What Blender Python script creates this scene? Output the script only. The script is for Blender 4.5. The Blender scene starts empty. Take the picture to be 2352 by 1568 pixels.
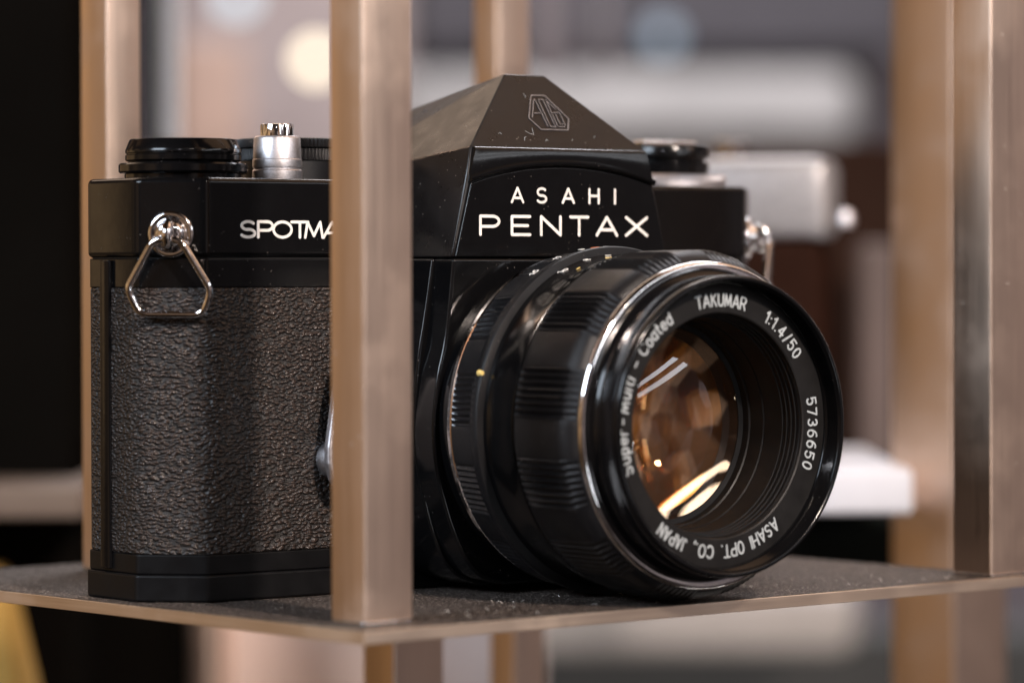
import bpy, bmesh, math, random
from mathutils import Vector, Matrix
random.seed(7)
S = 0.001                      # everything below is written in millimetres
sc = bpy.context.scene
col = sc.collection
R = math.radians

# ------------------------------------------------------------------ camera
CAM = Vector((-419.17, -540.40, 57.85))
YAW, PITCH, ROLL, FPX = R(-37.936), R(-1.051), R(-0.109), 8369.2
fwd = Vector((math.sin(-YAW)*math.cos(PITCH), math.cos(YAW)*math.cos(PITCH), math.sin(PITCH)))
rt = fwd.cross(Vector((0, 0, 1))).normalized(); up = rt.cross(fwd)
rt2 = rt*math.cos(ROLL)+up*math.sin(ROLL); up2 = -rt*math.sin(ROLL)+up*math.cos(ROLL)
cd = bpy.data.cameras.new('view_camera'); cam = bpy.data.objects.new('view_camera', cd); col.objects.link(cam)
M = Matrix((rt2, up2, -fwd)).transposed().to_4x4(); M.translation = CAM*S
cam.matrix_world = M
cd.sensor_width = 36; cd.lens = 36*FPX/2352
cd.clip_start = 0.02; cd.clip_end = 50
cd.dof.use_dof = True; cd.dof.focus_distance = 0.658; cd.dof.aperture_fstop = 9.5
sc.camera = cam

def at(px, py, depth):
    """point at a camera depth (mm), used to survey where things stand"""
    d = fwd + rt2*((px-1176)/FPX) - up2*((py-784)/FPX)
    return CAM + d*depth

# ------------------------------------------------------------------ room light
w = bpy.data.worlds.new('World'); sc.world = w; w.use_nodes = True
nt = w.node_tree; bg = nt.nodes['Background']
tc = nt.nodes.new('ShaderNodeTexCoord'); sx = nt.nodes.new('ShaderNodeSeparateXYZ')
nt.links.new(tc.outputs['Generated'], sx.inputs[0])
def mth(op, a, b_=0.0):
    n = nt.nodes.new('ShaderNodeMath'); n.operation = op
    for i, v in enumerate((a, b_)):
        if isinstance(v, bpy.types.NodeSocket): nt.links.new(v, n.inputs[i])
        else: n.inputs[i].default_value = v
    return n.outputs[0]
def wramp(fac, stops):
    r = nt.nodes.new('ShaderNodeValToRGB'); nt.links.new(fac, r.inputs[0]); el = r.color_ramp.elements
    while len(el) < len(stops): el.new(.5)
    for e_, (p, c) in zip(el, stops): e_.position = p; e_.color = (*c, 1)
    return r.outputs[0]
# world tinted by direction to colour reflections: ochre back left, mauve grey front right
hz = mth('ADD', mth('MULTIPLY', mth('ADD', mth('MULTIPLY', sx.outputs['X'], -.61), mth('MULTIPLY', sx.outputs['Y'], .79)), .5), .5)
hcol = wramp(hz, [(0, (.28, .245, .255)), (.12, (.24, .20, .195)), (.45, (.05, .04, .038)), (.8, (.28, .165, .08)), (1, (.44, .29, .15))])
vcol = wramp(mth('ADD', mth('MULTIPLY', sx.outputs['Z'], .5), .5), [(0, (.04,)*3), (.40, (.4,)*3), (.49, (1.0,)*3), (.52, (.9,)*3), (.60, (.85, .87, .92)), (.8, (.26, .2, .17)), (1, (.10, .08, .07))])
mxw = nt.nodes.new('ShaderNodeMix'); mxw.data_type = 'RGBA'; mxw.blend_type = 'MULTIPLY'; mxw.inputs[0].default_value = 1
bk = nt.nodes.new('ShaderNodeTexVoronoi'); bk.feature = 'SMOOTH_F1'; bk.inputs['Smoothness'].default_value = .3; bk.inputs['Scale'].default_value = 6  # random blotches added to the world so reflections show structure
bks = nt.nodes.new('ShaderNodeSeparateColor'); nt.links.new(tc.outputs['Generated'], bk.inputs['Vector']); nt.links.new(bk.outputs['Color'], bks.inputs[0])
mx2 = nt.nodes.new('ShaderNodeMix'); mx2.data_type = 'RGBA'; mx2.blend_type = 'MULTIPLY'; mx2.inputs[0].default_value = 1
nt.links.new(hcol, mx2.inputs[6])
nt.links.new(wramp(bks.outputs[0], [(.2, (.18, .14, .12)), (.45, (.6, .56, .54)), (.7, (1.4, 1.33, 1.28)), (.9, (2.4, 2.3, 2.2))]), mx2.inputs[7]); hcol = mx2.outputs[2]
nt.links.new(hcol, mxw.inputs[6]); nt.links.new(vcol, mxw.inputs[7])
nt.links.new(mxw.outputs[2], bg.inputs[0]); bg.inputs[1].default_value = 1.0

def area(name, loc, target, sx_, sy_, power, color, spread=180):
    l = bpy.data.lights.new(name, 'AREA'); l.shape = 'RECTANGLE'; l.size = sx_*S; l.size_y = sy_*S
    l.energy = power; l.color = color; l.spread = R(spread)
    o = bpy.data.objects.new(name, l); col.objects.link(o)
    o.location = Vector(loc)*S
    d = Vector(target)-Vector(loc)
    o.rotation_euler = d.to_track_quat('-Z', 'Y').to_euler()
    return o
def spot(name, loc, power, color, rad):
    l = bpy.data.lights.new(name, 'POINT'); l.energy = power; l.color = color; l.shadow_soft_size = rad*S
    o = bpy.data.objects.new(name, l); col.objects.link(o); o.location = Vector(loc)*S
    return o
area('softbox_lamp', (-900, -50, 470), (-60, 0, 45), 420, 300, 8.5, (.74, .86, 1.0))
def strip(name, p1, p2, wid, power, color):
    p1, p2 = Vector(p1), Vector(p2); c = (p1+p2)/2; x = (p2-p1).normalized(); z = (c-Vector((0, -48, 31))).normalized()
    y = z.cross(x).normalized(); x = y.cross(z)
    o = area(name, c, (0, 0, 0), (p2-p1).length, wid, power, color)
    o.rotation_euler = Matrix((x, y, z)).transposed().to_euler(); return o
strip('strip_lamp', (90, -912, 240), (630, -560, 410), 36, .5, (.93, .95, 1.0))
strip('strip_lamp.001', (90, -912, 322), (630, -560, 492), 32, .5, (.93, .95, 1.0))
area('window_lamp', (8, -860, 345), (0, -50, 30), 64, 230, .6, (.92, .95, 1.0))
area('case_lamp', (12, -880, -210), (0, -50, 30), 64, 170, .4, (.92, .95, 1.0))
area('shop_lamp', (-110, -820, 560), (-20, -20, 40), 60, 60, 13.0, (1, .84, .74))
area('under_fill', (450, 100, -520), (650, 900, -60), 300, 200, 3.5, (1, .93, .88))  # unseen fill added to brighten the counter and cabinet below the shelf
area('roof_fill', (560, -240, 760), (0, 0, 60), 700, 600, 1.35, (1, .60, .36))  # unseen warm panel added for the brown sheen on the prism roof
area('back_lamp', (180, 560, 620), (0, 0, 60), 700, 400, 1.8, (1, .74, .55))
spot('sparkle_light', (-320, -900, 700), 1.6, (1, .86, .74), 9)  # these unseen point lights are added for sparkles on the chrome
spot('sparkle_light.001', (120, -900, 620), 1.6, (1, .72, .50), 9)
spot('sparkle_light.002', (-800, -900, 500), 1.6, (.92, .92, 1.0), 10)
area('background_fill', (1100, 900, 1500), (1500, 2100, 0), 900, 900, 85, (.96, .95, 1.0))  # unseen area light added to brighten the background

sc.view_settings.view_transform = 'Standard'; sc.view_settings.look = 'None'
sc.view_settings.exposure = 0; sc.view_settings.gamma = 1
sc.render.engine = 'CYCLES'

# ------------------------------------------------------------------ materials
class NT:
    def __init__(s, name):
        s.m = bpy.data.materials.new(name); s.m.use_nodes = True; s.t = s.m.node_tree
        s.b = s.t.nodes['Principled BSDF']; s.out = s.t.nodes['Material Output']
    def n(s, typ, ins=None, **kw):
        x = s.t.nodes.new(typ)
        for k, v in kw.items(): setattr(x, k, v)
        for k, v in (ins or {}).items():
            if isinstance(v, bpy.types.NodeSocket): s.t.links.new(v, x.inputs[k])
            else: x.inputs[k].default_value = v
        return x
    def set(s, k, v):
        if isinstance(v, bpy.types.NodeSocket): s.t.links.new(v, s.b.inputs[k])
        else: s.b.inputs[k].default_value = v
    def coord(s, scale=(1000, 1000, 1000)):
        tc = s.n('ShaderNodeTexCoord'); mp = s.n('ShaderNodeMapping', {'Vector': tc.outputs['Object'], 'Scale': scale})
        return mp.outputs[0]
    def noise(s, vec, scale, detail=3, rough=.5):
        return s.n('ShaderNodeTexNoise', {'Vector': vec, 'Scale': scale, 'Detail': detail, 'Roughness': rough})
    def ramp(s, fac, stops):
        r = s.n('ShaderNodeValToRGB', {'Fac': fac}); el = r.color_ramp.elements
        while len(el) < len(stops): el.new(.5)
        for e_, (p, c) in zip(el, stops): e_.position = p; e_.color = (*c, 1) if len(c) == 3 else c
        return r.outputs[0]
    def bump(s, h, strength, dist):
        b = s.n('ShaderNodeBump', {'Height': h, 'Strength': strength, 'Distance': dist}); s.set('Normal', b.outputs[0]); return b

def g(v): return (v, v, v)
def simple(name, colr, rough=.4, metal=0, spec=.5, coat=0, wear=.0, scale=.25):
    m = NT(name); c = m.coord()
    if rough >= .99: spec = 0
    n = m.noise(c, scale, 4)
    r = m.ramp(n.outputs[0], [(.3, g(max(.02, rough-wear))), (.7, g(min(1, rough+wear)))])
    m.set('Roughness', r); m.set('Metallic', metal); m.set('Specular IOR Level', spec); m.set('Coat Weight', coat); m.set('Coat Roughness', .1)
    c2 = m.ramp(m.noise(c, scale*2.3, 5).outputs[0], [(.3, tuple(x*.85 for x in colr)), (.7, tuple(x*1.12 for x in colr))])
    m.set('Base Color', c2)
    return m.m

def dusty_paint(name, base, rough, dust=.5, grain=0):
    """black enamel with specks of dust and faint rub marks"""
    m = NT(name); c = m.coord()
    v = m.n('ShaderNodeTexVoronoi', {'Vector': c, 'Scale': .9, 'Randomness': 1}, feature='F1')
    gate = m.noise(c, .16, 4, .7)
    sp = m.ramp(v.outputs['Distance'], [(.0, g(1)), (.07, g(1)), (.12, g(0))])
    gt = m.ramp(gate.outputs[0], [(.52, g(0)), (.60, g(1))])
    mu = m.n('ShaderNodeMath', {0: sp, 1: gt}, operation='MULTIPLY')
    v2 = m.n('ShaderNodeTexVoronoi', {'Vector': c, 'Scale': 2.3}, feature='F1')
    sp2 = m.ramp(v2.outputs['Distance'], [(.05, g(.55)), (.10, g(0))])
    mu2 = m.n('ShaderNodeMath', {0: sp2, 1: m.ramp(m.noise(c, .35, 3).outputs[0], [(.5, g(0)), (.62, g(1))])}, operation='MULTIPLY')
    mx = m.n('ShaderNodeMath', {0: mu.outputs[0], 1: mu2.outputs[0]}, operation='MAXIMUM')
    am = m.n('ShaderNodeMath', {0: mx.outputs[0], 1: dust}, operation='MULTIPLY')
    mix = m.n('ShaderNodeMix', {0: am.outputs[0]}, data_type='RGBA')
    mix.inputs[6].default_value = (*base, 1); mix.inputs[7].default_value = (.45, .40, .36, 1)
    m.set('Base Color', mix.outputs[2])
    r = m.ramp(m.noise(c, .22, 5, .6).outputs[0], [(.3, g(rough*.8)), (.7, g(rough*1.3))])
    rr = m.n('ShaderNodeMath', {0: r, 1: am.outputs[0]}, operation='ADD'); m.set('Roughness', rr.outputs[0])
    m.set('Specular IOR Level', .30)
    hn = m.noise(c, .5 if not grain else 9, 3)
    m.bump(hn.outputs[0], .06 if not grain else grain, .0002)
    return m.m

M_black = dusty_paint('black_enamel', (.003, .003, .0034), .15, .22)
M_prism = dusty_paint('prism_enamel', (.006, .005, .005), .30, .7, .03)
M_satin = dusty_paint('lens_anodised', (.006, .006, .007), .38, .25, .25)
M_gloss = dusty_paint('lens_gloss', (.003, .003, .0034), .14, .08)
M_mattb = simple('matt_black', (.006, .0055, .0055), .5, spec=.3, wear=.08)
M_inner = simple('baffle_black', (.004, .004, .0045), .42, spec=.25, wear=.08)
M_base = simple('base_black', (.003, .003, .0035), .40, spec=.22, wear=.06)
M_chrome = simple('chrome', (.90, .89, .90), .07, 1, wear=.03, scale=.8)
M_alu = simple('satin_aluminium', (.62, .60, .62), .42, 1, wear=.05, scale=1.5)
M_white = simple('white_fill', (.80, .78, .74), .5, wear=.05)
M_print = simple('grey_print', (.40, .44, .46), .5, wear=.05)
M_yell = simple('yellow_fill', (.75, .55, .18), .5)
M_orng = simple('orange_fill', (.85, .20, .03), .5)
M_logo = simple('engraved_line', (.24, .27, .32), .2, .9)

def leather(name):
    m = NT(name); c = m.coord((1000, 1000, 1000))
    nz = m.noise(c, .28, 3)
    off = m.n('ShaderNodeVectorMath', {0: nz.outputs[1], 1: (.5, .5, .5)}, operation='SUBTRACT')
    off2 = m.n('ShaderNodeVectorMath', {0: off.outputs[0], 1: (1.0, 1.0, 1.6)}, operation='MULTIPLY')
    add = m.n('ShaderNodeVectorMath', {0: c, 1: off2.outputs[0]}, operation='ADD')
    st = m.n('ShaderNodeMapping', {'Vector': add.outputs[0], 'Scale': (.95, .95, 1.95)})
    v1 = m.n('ShaderNodeTexVoronoi', {'Vector': st.outputs[0], 'Scale': 1.0, 'Randomness': .9, 'Smoothness': .35}, feature='SMOOTH_F1')
    h1 = m.ramp(v1.outputs['Distance'], [(.10, g(1)), (.35, g(.8)), (.72, g(0))])
    st2 = m.n('ShaderNodeMapping', {'Vector': add.outputs[0], 'Scale': (.30, .30, .9)})
    n2 = m.noise(st2.outputs[0], 1.0, 2)
    n2s = m.n('ShaderNodeMath', {0: n2.outputs[0], 1: .45}, operation='MULTIPLY')
    w1 = m.n('ShaderNodeMath', {0: h1, 1: .55}, operation='MULTIPLY')
    w1b = m.n('ShaderNodeMath', {0: w1.outputs[0], 1: n2s.outputs[0]}, operation='ADD')
    n3 = m.noise(c, 4.5, 2)
    w2 = m.n('ShaderNodeMath', {0: n3.outputs[0], 1: .12}, operation='MULTIPLY')
    hh = m.n('ShaderNodeMath', {0: w1b.outputs[0], 1: w2.outputs[0]}, operation='ADD')
    m.bump(hh.outputs[0], 1.0, .0010)
    m.set('Base Color', m.ramp(hh.outputs[0], [(.35, (.008, .006, .005)), (.65, (.030, .021, .0175)), (.95, (.062, .045, .037))]))  # grain valleys darkened, tops lightened in the colour to deepen the relief shading
    m.set('Roughness', m.ramp(hh.outputs[0], [(.4, g(.55)), (.85, g(.23))])); m.set('Specular IOR Level', .6)
    return m.m
M_leather = leather('grained_leatherette')

def brushed(name, colr, rough, streak=.25, grain=(2600, 2600, 30)):
    m = NT(name)
    c = m.coord(grain)
    n = m.noise(c, 1.0, 4)
    cc = m.coord(); big = m.noise(cc, .05, 3)
    m.set('Base Color', m.ramp(n.outputs[0], [(.25, tuple(x*(1-streak*.5) for x in colr)), (.75, tuple(min(1, x*(1+streak*.4)) for x in colr))]))
    vs = m.n('ShaderNodeTexVoronoi', {'Vector': cc, 'Scale': .42}, feature='F1')
    s1 = m.ramp(vs.outputs['Distance'], [(.04, g(1)), (.075, g(0))])
    s2 = m.ramp(m.noise(cc, .09, 3, .6).outputs[0], [(.52, g(0)), (.58, g(1))])
    sk = m.n('ShaderNodeMath', {0: s1, 1: s2}, operation='MULTIPLY')
    bc = m.b.inputs['Base Color'].links[0].from_socket
    mk = m.n('ShaderNodeMix', {0: sk.outputs[0]}, data_type='RGBA')
    m.t.links.new(bc, mk.inputs[6]); mk.inputs[7].default_value = (.80, .74, .68, 1); m.set('Base Color', mk.outputs[2])
    mt_ = m.n('ShaderNodeMath', {0: 1.0, 1: sk.outputs[0]}, operation='SUBTRACT'); m.set('Metallic', mt_.outputs[0])
    a = m.n('ShaderNodeMath', {0: n.outputs[0], 1: .16}, operation='MULTIPLY')
    # thin scratches
    w_ = m.n('ShaderNodeTexVoronoi', {'Vector': m.noise(cc, .12, 2).outputs[1], 'Scale': 22}, feature='DISTANCE_TO_EDGE')
    b = m.n('ShaderNodeMath', {0: a.outputs[0], 1: rough-.06}, operation='ADD')
    b2 = m.n('ShaderNodeMath', {0: big.outputs[0], 1: .12}, operation='MULTIPLY')
    b3 = m.n('ShaderNodeMath', {0: b.outputs[0], 1: b2.outputs[0]}, operation='ADD')
    sm = m.ramp(m.noise(cc, .035, 4, .65).outputs[0], [(.48, g(0)), (.62, g(.07))])
    b4 = m.n('ShaderNodeMath', {0: b3.outputs[0], 1: sm}, operation='ADD')
    m.set('Roughness', b4.outputs[0])
    m.bump(n.outputs[0], .12, .00003)
    return m.m
M_post = brushed('brushed_bronze', (.79, .61, .49), .25, .12)
M_edge = brushed('brushed_bronze_edge', (.92, .75, .60), .30, .08, grain=(40, 40, 2600))

def shelf_mat():
    m = NT('textured_shelf_metal'); c = m.coord()
    n = m.noise(c, .75, 4, .65)
    v = m.n('ShaderNodeTexVoronoi', {'Vector': c, 'Scale': .9}, feature='F1')
    n4 = m.noise(c, 2.4, 2)
    m.set('Base Color', m.ramp(n.outputs[0], [(.38, (.022, .016, .013)), (.66, (.095, .074, .062))]))
    m.set('Metallic', .25)
    sp = m.ramp(m.noise(c, 1.9, 1).outputs[0], [(.60, g(0)), (.68, g(1))])
    mixs = m.n('ShaderNodeMix', {0: sp}, data_type='RGBA'); bc = m.b.inputs['Base Color'].links[0].from_socket
    m.t.links.new(bc, mixs.inputs[6]); mixs.inputs[7].default_value = (.40, .34, .30, 1); m.set('Base Color', mixs.outputs[2])
    m.set('Roughness', m.ramp(v.outputs['Distance'], [(.0, g(.26)), (.5, g(.5))]))
    ad = m.n('ShaderNodeMath', {0: n.outputs[0], 1: n4.outputs[0]}, operation='ADD')
    m.bump(ad.outputs[0], 1.0, .0007)
    return m.m
M_shelf = shelf_mat()

def coated(name, tint, f0, f1, rough=.0, body=(1, 1, 1)):
    """anti-reflection coated glass: weak tinted mirror over a clear body"""
    m = NT(name); m.t.nodes.remove(m.b)
    lw = m.n('ShaderNodeLayerWeight', {'Blend': .35})
    f = m.n('ShaderNodeMapRange', {0: lw.outputs['Facing'], 3: f0, 4: f1})
    gl = m.n('ShaderNodeBsdfGlossy', {'Color': (*tint, 1), 'Roughness': rough})
    tr = m.n('ShaderNodeBsdfTransparent', {'Color': (*body, 1)})
    mx = m.n('ShaderNodeMixShader', {0: f.outputs[0], 1: tr.outputs[0], 2: gl.outputs[0]})
    m.t.links.new(mx.outputs[0], m.out.inputs[0])
    return m.m
M_glass1 = coated('coated_front_glass', (.92, .95, 1.0), .035, .18)
M_glass2 = coated('coated_amber_glass', (1.0, .44, .10), .55, .8, .012)
M_glass3 = coated('coated_rear_glass', (1.0, .55, .22), .30, .6, .01)

def emit(name, colr, s):
    m = NT(name); m.set('Base Color', (0, 0, 0, 1)); m.set('Emission Color', (*colr, 1)); m.set('Emission Strength', s); return m.m

# ------------------------------------------------------------------ mesh helpers (mm)
def mesh_obj(name, verts, faces, mat, parent=None, smooth=35, bevel=0, seg=3, bang=30):
    me = bpy.data.meshes.new(name)
    me.from_pydata([tuple(c*S for c in v) for v in verts], [], faces); me.update()
    bm = bmesh.new(); bm.from_mesh(me); bmesh.ops.recalc_face_normals(bm, faces=bm.faces); bm.to_mesh(me); bm.free()
    o = bpy.data.objects.new(name, me); col.objects.link(o)
    if isinstance(mat, (list, tuple)):
        for q in mat: me.materials.append(q)
    else: me.materials.append(mat)
    if parent: o.parent = parent
    if bevel:
        b = o.modifiers.new('Bevel', 'BEVEL'); b.width = bevel*S; b.segments = seg; b.limit_method = 'ANGLE'; b.angle_limit = R(bang)
        b.harden_normals = True
    if smooth:
        for p in me.polygons: p.use_smooth = True
        me.set_sharp_from_angle(angle=R(smooth))
    return o

def thing(name, label, cat, loc=(0, 0, 0), group=None):
    o = bpy.data.objects.new(name, None); o.empty_display_size = .01; col.objects.link(o)
    o.location = Vector(loc)*S; o['label'] = label; o['category'] = cat
    if group: o['group'] = group
    return o
def tag(o, label, cat, group=None):
    o['label'] = label; o['category'] = cat
    if group: o['group'] = group
    return o

def round_poly(pts, rad, seg=6):
    out = []; n = len(pts)
    for i, p in enumerate(pts):
        r = rad[i] if isinstance(rad, (list, tuple)) else rad
        p = Vector(p); a = Vector(pts[i-1])-p; b = Vector(pts[(i+1) % n])-p
        if r <= 0: out.append(tuple(p)); continue
        ang = a.angle(b); t = min(r/math.tan(ang/2), a.length*.48, b.length*.48); r = t*math.tan(ang/2)
        c = p+(a.normalized()+b.normalized()).normalized()*(r/math.sin(ang/2))
        s0 = p+a.normalized()*t-c; s1 = p+b.normalized()*t-c
        for k in range(seg+1):
            q = s0.lerp(s1, k/seg)
            if q.length > 1e-9: q = q.normalized()*r
            # even spacing by slerp
            th = s0.angle(s1)
            if th > 1e-6: q = (s0*math.sin((1-k/seg)*th)+s1*math.sin(k/seg*th))/math.sin(th)
            out.append((c.x+q.x, c.y+q.y))
    return out

def prism(name, pts, a0, a1, mat, parent=None, axis='z', bevel=.4, seg=3, smooth=35, bang=40):
    n = len(pts); f = {'z': lambda p, h: (p[0], p[1], h), 'y': lambda p, h: (p[0], h, p[1]), 'x': lambda p, h: (h, p[0], p[1])}[axis]
    v = [f(p, a0) for p in pts]+[f(p, a1) for p in pts]
    fc = [tuple(range(n)), tuple(range(2*n-1, n-1, -1))]+[(i, (i+1) % n, n+(i+1) % n, n+i) for i in range(n)]
    return mesh_obj(name, v, fc, mat, parent, smooth, bevel, seg, bang)

def box(name, lo, hi, mat, parent=None, bevel=.3):
    return prism(name, [(lo[0], lo[1]), (hi[0], lo[1]), (hi[0], hi[1]), (lo[0], hi[1])], lo[2], hi[2], mat, parent, 'z', bevel)

def lathe(name, prof, mat, parent=None, centre=(0, 0, 0), axis='z', seg=96, mod=None, smooth=30, close=False):
    """prof: (radius, height) rows; mod(theta, row) -> radius offset"""
    rows = []; v = []; fc = []
    for j, (r, h) in enumerate(prof):
        if r <= 1e-6:
            rows.append([len(v)]); p = [(0, 0, h)]
        else:
            rows.append(list(range(len(v), len(v)+seg))); p = []
            for i in range(seg):
                t = 2*math.pi*i/seg; q = r+(mod(t, j) if mod else 0)
                p.append((q*math.cos(t), q*math.sin(t), h))
        for x, y, z in p:
            if axis == 'z': v.append((centre[0]+x, centre[1]+y, centre[2]+z))
            elif axis == 'y': v.append((centre[0]+x, centre[1]+z, centre[2]+y))
            else: v.append((centre[0]+z, centre[1]+x, centre[2]+y))
    ps = list(zip(rows, rows[1:]))
    if close: ps.append((rows[-1], rows[0]))
    for a, b in ps:
        for i in range(seg):
            k = (i+1) % seg
            if len(a) == 1 and len(b) == 1: break
            if len(a) == 1: fc.append((a[0], b[k], b[i]))
            elif len(b) == 1: fc.append((a[i], a[k], b[0]))
            else: fc.append((a[i], a[k], b[k], b[i]))
    return mesh_obj(name, v, fc, mat, parent, smooth)

def tube(name, pts, r, mat, parent=None, closed=False, seg=12, sub=6, corner=.0):
    """round wire through 3D points; corner > 0 rounds the bends"""
    P = [Vector(p) for p in pts]
    if corner:
        Q = []; n = len(P)
        for i in range(n):
            if not closed and i in (0, n-1): Q.append(P[i]); continue
            a = P[i-1]-P[i]; b = P[(i+1) % n]-P[i]; t = min(corner, a.length*.45, b.length*.45)
            A = P[i]+a.normalized()*t; B = P[i]+b.normalized()*t
            for k in range(sub+1):
                s = k/sub; Q.append(A*(1-s)**2+P[i]*2*s*(1-s)+B*s*s)
        P = Q
    n = len(P); v = []; fc = []; ref = None
    for i in range(n):
        if closed: d = (P[(i+1) % n]-P[i-1]).normalized()
        else: d = (P[min(i+1, n-1)]-P[max(i-1, 0)]).normalized()
        if ref is None:
            ref = d.cross(Vector((0, 0, 1)))
            if ref.length < .1: ref = d.cross(Vector((1, 0, 0)))
        ref = (ref-d*ref.dot(d)).normalized(); o2 = d.cross(ref)
        for k in range(seg):
            t = 2*math.pi*k/seg; q = P[i]+(ref*math.cos(t)+o2*math.sin(t))*r; v.append(tuple(q))
    for i in range(n if closed else n-1):
        j = (i+1) % n
        for k in range(seg):
            l = (k+1) % seg; fc.append((i*seg+k, i*seg+l, j*seg+l, j*seg+k))
    if not closed:
        fc.append(tuple(range(seg))); fc.append(tuple(range((n-1)*seg, n*seg)))
    return mesh_obj(name, v, fc, mat, parent, 60)

# ------------------------------------------------------------------ stroke lettering
def arc(cx, cy, rx, ry, a0, a1, n=12):
    return [(cx+rx*math.cos(R(a0+(a1-a0)*i/n)), cy+ry*math.sin(R(a0+(a1-a0)*i/n))) for i in range(n+1)]
GL = {  # width, strokes (height 1)
 'A': (.9, [[(0, 0), (.45, 1), (.9, 0)], [(.17, .30), (.73, .30)]]),
 'S': (.7, [arc(.36, .74, .30, .26, 35, 270, 12)+arc(.35, .25, .33, .25, 90, -150, 12)]),
 'H': (.75, [[(0, 0), (0, 1)], [(.75, 0), (.75, 1)], [(0, .52), (.75, .52)]]),
 'I': (.0, [[(0, 0), (0, 1)]]),
 'P': (.75, [[(0, 0), (0, 1), (.45, 1)]+arc(.47, .72, .28, .28, 90, -90, 10)+[(0, .44)]]),
 'E': (.7, [[(.7, 1), (0, 1), (0, 0), (.7, 0)], [(0, .5), (.62, .5)]]),
 'N': (.8, [[(0, 0), (0, 1), (.8, 0), (.8, 1)]]),
 'T': (.8, [[(0, 1), (.8, 1)], [(.4, 1), (.4, 0)]]),
 'X': (.85, [[(0, 0), (.85, 1)], [(0, 1), (.85, 0)]]),
 'O': (.8, [arc(.4, .5, .4, .5, 90, 450, 24)]),
 'M': (.9, [[(0, 0), (.12, 1), (.45, .1), (.78, 1), (.9, 0)]]),
 'C': (.75, [arc(.42, .5, .42, .5, 45, 315, 18)]),
 'K': (.72, [[(0, 0), (0, 1)], [(.68, 1), (0, .38)], [(.22, .58), (.72, 0)]]),
 'U': (.75, [[(0, 1), (0, .35)]+arc(.375, .35, .375, .35, 180, 360, 12)+[(.75, 1)]]),
 'R': (.75, [[(0, 0), (0, 1), (.42, 1)]+arc(.44, .73, .27, .27, 90, -90, 10)+[(0, .46)], [(.40, .46), (.75, 0)]]),
 'J': (.5, [[(.5, 1), (.5, .25)]+arc(.26, .25, .24, .25, 0, -160, 8)]),
 'F': (.65, [[(0, 0), (0, 1), (.65, 1)], [(0, .52), (.55, .52)]]),
 '.': (.05, [[(.02, .02), (.05, .02)]]), ',': (.08, [[(.06, .04), (0, -.16)]]),
 ':': (.05, [[(.02, .10), (.04, .10)], [(.02, .62), (.04, .62)]]),
 '/': (.45, [[(0, -.05), (.45, 1.05)]]), '-': (.4, [[(0, .42), (.4, .42)]]),
 '1': (.25, [[(0, .78), (.25, 1), (.25, 0)]]),
 '2': (.65, [arc(.32, .70, .31, .30, 165, -30, 10)+[(0, 0), (.65, 0)]]),
 '3': (.65, [arc(.30, .75, .28, .25, 150, -80, 10)+arc(.30, .27, .33, .27, 85, -150, 12)]),
 '4': (.7, [[(.5, 0), (.5, 1), (0, .28), (.7, .28)]]),
 '5': (.65, [[(.6, 1), (.08, 1), (.03, .52)]+arc(.30, .32, .33, .32, 115, -150, 12)]),
 '6': (.65, [arc(.50, .32, .49, .68, 82, 180, 8), arc(.33, .32, .32, .32, 180, 540, 20)]),
 '7': (.62, [[(0, 1), (.62, 1), (.2, 0)]]),
 '8': (.62, [arc(.31, .75, .26, .25, -90, 270, 16), arc(.31, .25, .31, .25, 90, 450, 16)]),
 '0': (.62, [arc(.31, .5, .31, .5, 90, 450, 20)]),
 'u': (.5, [[(0, .68), (0, .25)]+arc(.25, .25, .25, .25, 180, 360, 8), [(.5, .68), (.5, 0)]]),
 'p': (.5, [[(0, .68), (0, -.3)], arc(.25, .34, .25, .34, 90, 450, 14)]),
 'e': (.52, [[(.02, .36), (.52, .36)]+arc(.27, .34, .26, .34, 5, 320, 14)]),
 'r': (.36, [[(0, .68), (0, 0)], arc(.27, .38, .26, .28, 170, 70, 6)]),
 'l': (.0, [[(0, 0), (0, 1)]]), 't': (.34, [[(.14, 1), (.14, .12), (.34, .02)], [(0, .68), (.34, .68)]]),
 'i': (.0, [[(0, 0), (0, .68)], [(0, .92), (0, .96)]]),
 'o': (.54, [arc(.27, .34, .27, .34, 90, 450, 16)]),
 'a': (.5, [arc(.25, .34, .25, .34, 90, 450, 14), [(.5, .68), (.5, 0)]]),
 'd': (.5, [arc(.25, .34, .25, .34, 90, 450, 14), [(.5, 1), (.5, 0)]]),
 ' ': (.5, []),
}
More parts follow.
